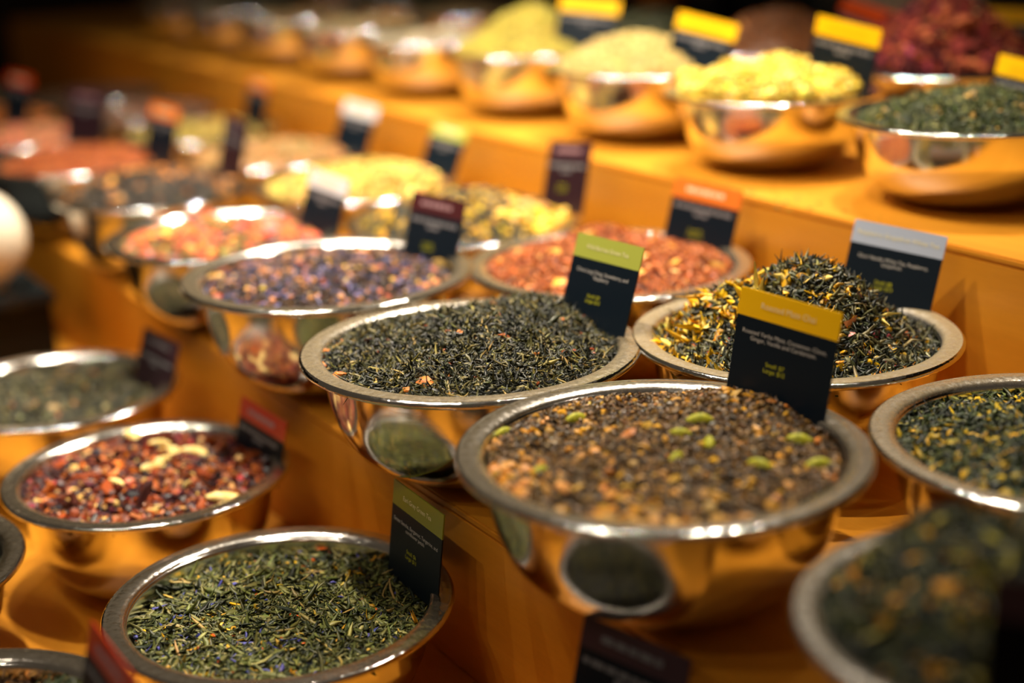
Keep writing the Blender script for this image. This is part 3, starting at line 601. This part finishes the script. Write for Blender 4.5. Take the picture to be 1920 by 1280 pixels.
def card(TL, psi, rho, beta, w, h, head, label, title=None, body=None, price=None, seed=0, bodycol=CARD, group='name cards standing in the bowls', tcol=T_C, marks=True):
    u = Vector((math.cos(psi), math.sin(psi), 0)); nr = Vector((math.sin(psi), -math.cos(psi), 0)); zz = Vector((0, 0, 1))
    v = zz * math.cos(beta) - nr * math.sin(beta)
    u, v = u * math.cos(rho) + v * math.sin(rho), -u * math.sin(rho) + v * math.cos(rho)
    nrm = u.cross(v)                 # toward the viewer
    o = bpy.data.objects.new('name_card', None); COL.objects.link(o)
    c = Vector(TL) + u * (w / 2) - v * h
    M = Matrix((u, -nrm, v)).transposed().to_4x4(); M.translation = P3(*c); o.matrix_world = M
    tag(o, label, 'card', group)
    link('card_body', box_mesh('card_body', -w / 2 * S, w / 2 * S, -.003 * S, .006 * S, 0, (h - HHD) * S), o, bodycol)
    link('header', box_mesh('header', -w / 2 * S, w / 2 * S, -.003 * S, .006 * S, (h - HHD) * S, h * S), o, HEAD[head])
    def text(txt, x, y, width, size, mat):
        t, _ = fnt(txt, width, mat, size * S); t.parent = o; t.rotation_euler = (math.pi / 2, 0, 0); t.location = (x * S, -.0065 * S, y * S)
        TXT.append((t, width * S))
    if title: text(title[0], title[2], h - HHD * .5, title[1] * w, .06, tcol)
    elif marks: word_blocks(w, [(h - HHD * .5, -w * .30, w * .28, .017)], tcol, o)
    if body: text(body[0], 0, h - HHD - .094, body[1] * w, .045, T_W)
    elif marks: word_blocks(w, [(h - HHD - .055, -w * .44, w * .42, .015), (h - HHD - .098, -w * .12, w * .1, .013)], T_B, o)
    if price: text(price, -.03, h - .392, .215 * w, .05, T_Y)
    return o
def C(key_vals, bury=.10, near=1.0):
    TLx = [v * near for v in key_vals[:3]]; psi, rho, be, w, hl, hr = key_vals[3:]
    return dict(TL=TLx, psi=psi, rho=rho, beta=be, w=w * near, h=max(hl, hr) * near + bury)
K = {"mate": [1.2375, 7.5461, -2.1075, -0.7831, -0.0601, 0.1412, 0.6265, 0.569, 0.564], "white": [2.2828, 9.4047, -2.1935, -0.6492, -0.0755, 0.2833, 0.6303, 0.6715, 0.627], "green": [0.451, 9.1918, -2.173, -0.8949, -0.0013, 0.3254, 0.6039, 0.4755, 0.517], "roo": [1.3012, 11.0799, -2.2056, -0.7566, -0.0717, 0.2532, 0.621, 0.4602, 0.4757], "earl": [-0.7351, 8.2074, -3.4288, -1.0392, -0.0127, 0.1244, 0.6322, 0.4963, 0.5397], "blue": [-0.7158, 11.0569, -2.2468, -0.8343, -0.0088, 0.2683, 0.6124, 0.4102, 0.5452], "chamo": [2.5493, 12.0325, -1.1143, -0.8824, -0.1369, 0.1017, 0.6407, 0.4542, 0.4381], "green3": [3.7789, 11.2573, -1.3778, -1.0612, -0.0884, 0.1725, 0.6141, 0.4123, 0.3679], "red": [-1.9407, 9.9082, -3.4609, -0.8815, -0.0675, 0.2148, 0.6113, 0.3239, 0.2677], "dark8": [-2.9951, 11.4849, -3.3897, -0.879, -0.0301, 0.3027, 0.6069, 0.3023, 0.3003], "yd": [0.387, 12.4995, -2.1464, -1.0107, 0.1027, 0.2734, 0.5936, 0.4212, 0.5], "cream2": [-0.6774, 14.2945, -2.2103, -0.9523, -0.0258, 0.4163, 0.6032, 0.4088, 0.3754], "spice": [-1.7076, 15.898, -2.2105, -0.845, -0.0585, 0.3793, 0.6062, 0.4683, 0.3791], "pink": [-1.6684, 12.4588, -2.3087, -0.9009, -0.0506, 0.3233, 0.6063, 0.3983, 0.3422], "cream": [1.5751, 13.2528, -1.1563, -0.6873, -0.168, 0.2407, 0.6321, 0.4928, 0.38], "pale": [0.6064, 14.9971, -1.1179, -0.4233, -0.0875, 0.3083, 0.6313, 0.4737, 0.413]}
card(**C(K['mate']), head='yellow', label='black card with a yellow header reading Roasted Mate Chai, stuck in the brown mate', title=('Roasted Mate Chai', .54, 0),
     body=('Roasted Yerba Mate, Cinnamon, Clove,\nGinger, Vanilla and Cardamom.', .84), price='Small: $7\nLarge: $12')
card(**C(K['white'], near=1.0), head='ice', label='card with pale blue header reading Raspberry Grapefruit White Tea, behind the flower tea mound', title=('Raspberry Grapefruit White Tea', .88, 0),
     body=('Silver Needle White Tea, Raspberry,\nGrapefruit.', .76), price='Small: $8\nLarge: $14')
card(**C(K['green']), head='lime', label='black card with a lime green header in the curly dark green tea', title=('Wild Berries Green Tea', .64, 0),
     body=('China Lung Ching, Strawberry, and\nRaspberry', .78), price='Small: $7\nLarge: $13')
card(**C(K['roo'], near=1.0), head='orange', label='black card with an orange header in the terracotta rooibos bowl', price='Small: $7\nLarge: $12')
card(**C(K['earl'], .06, near=.985), head='olive', label='black card with olive header reading Earl Grey Green Tea in the flat-leaf green tea', title=('Earl Grey Green Tea', .56, 0),
     body=('Green Sencha, Bergamot, Tangerine, and\ncornflower petals', .88), price='Small: $6\nLarge: $11')
card(**C(K['blue']), head='maroon', label='black card with a dark maroon header in the brown and blue tea', price='Small: $7\nLarge: $12', tcol=T_P)
card(**C(K['chamo']), head='yellow', label='black card with a plain yellow header standing in the chamomile', price='Small: $6\nLarge: $11', tcol=HEAD['yellow'])
card(**C(K['green3']), head='yellow', label='black card with yellow header at the right edge in the grey-green herbs', price='Small: $6\nLarge: $11', tcol=HEAD['yellow'])
card(**C(K['red'], .15), head='red', label='black card with a glossy red header in the fruit and nut tea', tcol=T_P)
card(**C(K['dark8'], .15), head='plum', label='dark plum card in the bowl of dull green tea at the left', bodycol=CARDP, tcol=T_B)
card(**C(K['yd'], near=1.0), head='plum', label='plum-coloured card facing front in the black tea with yellow flowers', bodycol=CARDP, tcol=T_P, price='Small: $8\nLarge: $14')
card(**C(K['cream2'], near=1.0), head='lime', label='dark card with pale green header in the pale yellow blossoms')
card(**C(K['spice'], near=1.0), head='white', label='dark card with white header in the brown spice mix')
card(**C(K['pink']), head='white', label='dark card with white header in the pink rosebud tea')
card(**C(K['cream']), head='yellow', label='black card with yellow header in the cream-coloured herb', tcol=HEAD['yellow'])
card(**C(K['pale']), head='yellow', label='black card with yellow header cut off by the top edge, in the pale yellow heap', tcol=HEAD['yellow'])
D = math.radians
card((-1.982, 6.089, -3.2), D(-57), D(-2), D(14), .62, .62, 'red', 'dark card with orange-red header in the lower left corner', tcol=T_P)
card((.306, 6.27, -3.35), D(-42), D(-2), D(14), .62, .62, 'plum', 'black card at the bottom edge standing below the brown mate bowl', tcol=T_B)
card((-2.773, 14.643, -2.15), D(-60), D(-2), D(14), .62, .62, 'plum', 'dark plum card turned nearly edge-on in the black tea', bodycol=CARDP, tcol=T_B)
card((-3.77, 15.778, -2.15), D(-50), D(-2), D(14), .62, .62, 'orange', 'dark card with orange header in the far left rooibos bowl')
card((3.513, 15.336, -1.25), D(-50), D(-12), D(14), .70, .62, 'tomato', 'black card with bright orange header behind the chamomile card, at the top edge', tcol=HEAD['tomato'])
card((4.526, 14.316, -1.30), D(-20), D(-2), D(14), .66, .62, 'yellow', 'black card with yellow header behind the dark red rosebuds', tcol=HEAD['yellow'])
card((1.55, 4.34, -2.22), D(-25), D(0), D(4), .60, .62, 'plum', 'black card standing in the blurred lower right bowl at the edge of the photo', bodycol=plain('card_back_black', (.002, .002, .002), .8, spec=.1), marks=False)
card((-4.95, 16.9, -2.12), D(-35), D(-2), D(14), .62, .62, 'plum', 'plum card in the pink floral tea at the far left', bodycol=CARDP, tcol=T_P)
card((-6.2, 18.6, -2.1), D(-45), D(-2), D(14), .62, .62, 'red', 'dark card with red header far off at the upper left')
card((-3.0, 17.6, -2.12), D(-60), D(-2), D(14), .62, .62, 'orange', 'dark card with orange header leaning on the riser beyond the spice mix')

# ---- scattered bits on the boards
def crumbs(s, t, z, spread, n, pal, label, seed):
    rng = np.random.default_rng(seed); B = Builder()
    pos = np.stack([rng.normal(0, spread[0], n), rng.normal(0, spread[1], n), np.full(n, .008)], 1); nrm = np.tile([0, 0, 1.], (n, 1))
    V, Fc, per = strips(rng, pos, nrm, .05 * np.exp(rng.normal(0, .3, n)), np.full(n, .007), np.full(n, .004), .8, 3, 4, .02, .05); B.add(V, Fc, pick(rng, pal, n, per))
    o = link('tea_crumbs', B.mesh('tea_crumbs', TEA)); o.location = W(s, t, z); o.scale = (S,) * 3; o.rotation_euler = (0, 0, ROT)
    tag(o, label, 'crumbs', None, 'stuff')
crumbs(7.35, -8.0, Z3, (.5, .12), 26, [(1, (96, 104, 40)), (1, (170, 150, 50))], 'green tea crumbs spilled on the top step in front of the chamomile', 31)
crumbs(1.75, -7.9, Z1, (.8, .3), 14, [(1, (60, 36, 16))], 'few dark tea crumbs spilled on the lowest step', 32)

# fit every line of lettering to its width
bpy.context.view_layer.update()
for t, wd_ in TXT:
    if t.dimensions.x > 0: t.data.size *= wd_ / t.dimensions.x
bpy.context.view_layer.update()
dg = bpy.context.evaluated_depsgraph_get()
for t, wd_ in TXT:
    me = bpy.data.meshes.new_from_object(t.evaluated_get(dg)); me.name = 'lettering'
    if not me.materials: me.materials.append(t.data.materials[0])
    par, loc, rot = t.parent, t.location.copy(), t.rotation_euler.copy(); bpy.data.objects.remove(t)
    o = link('lettering', me, par); o.location = loc; o.rotation_euler = rot
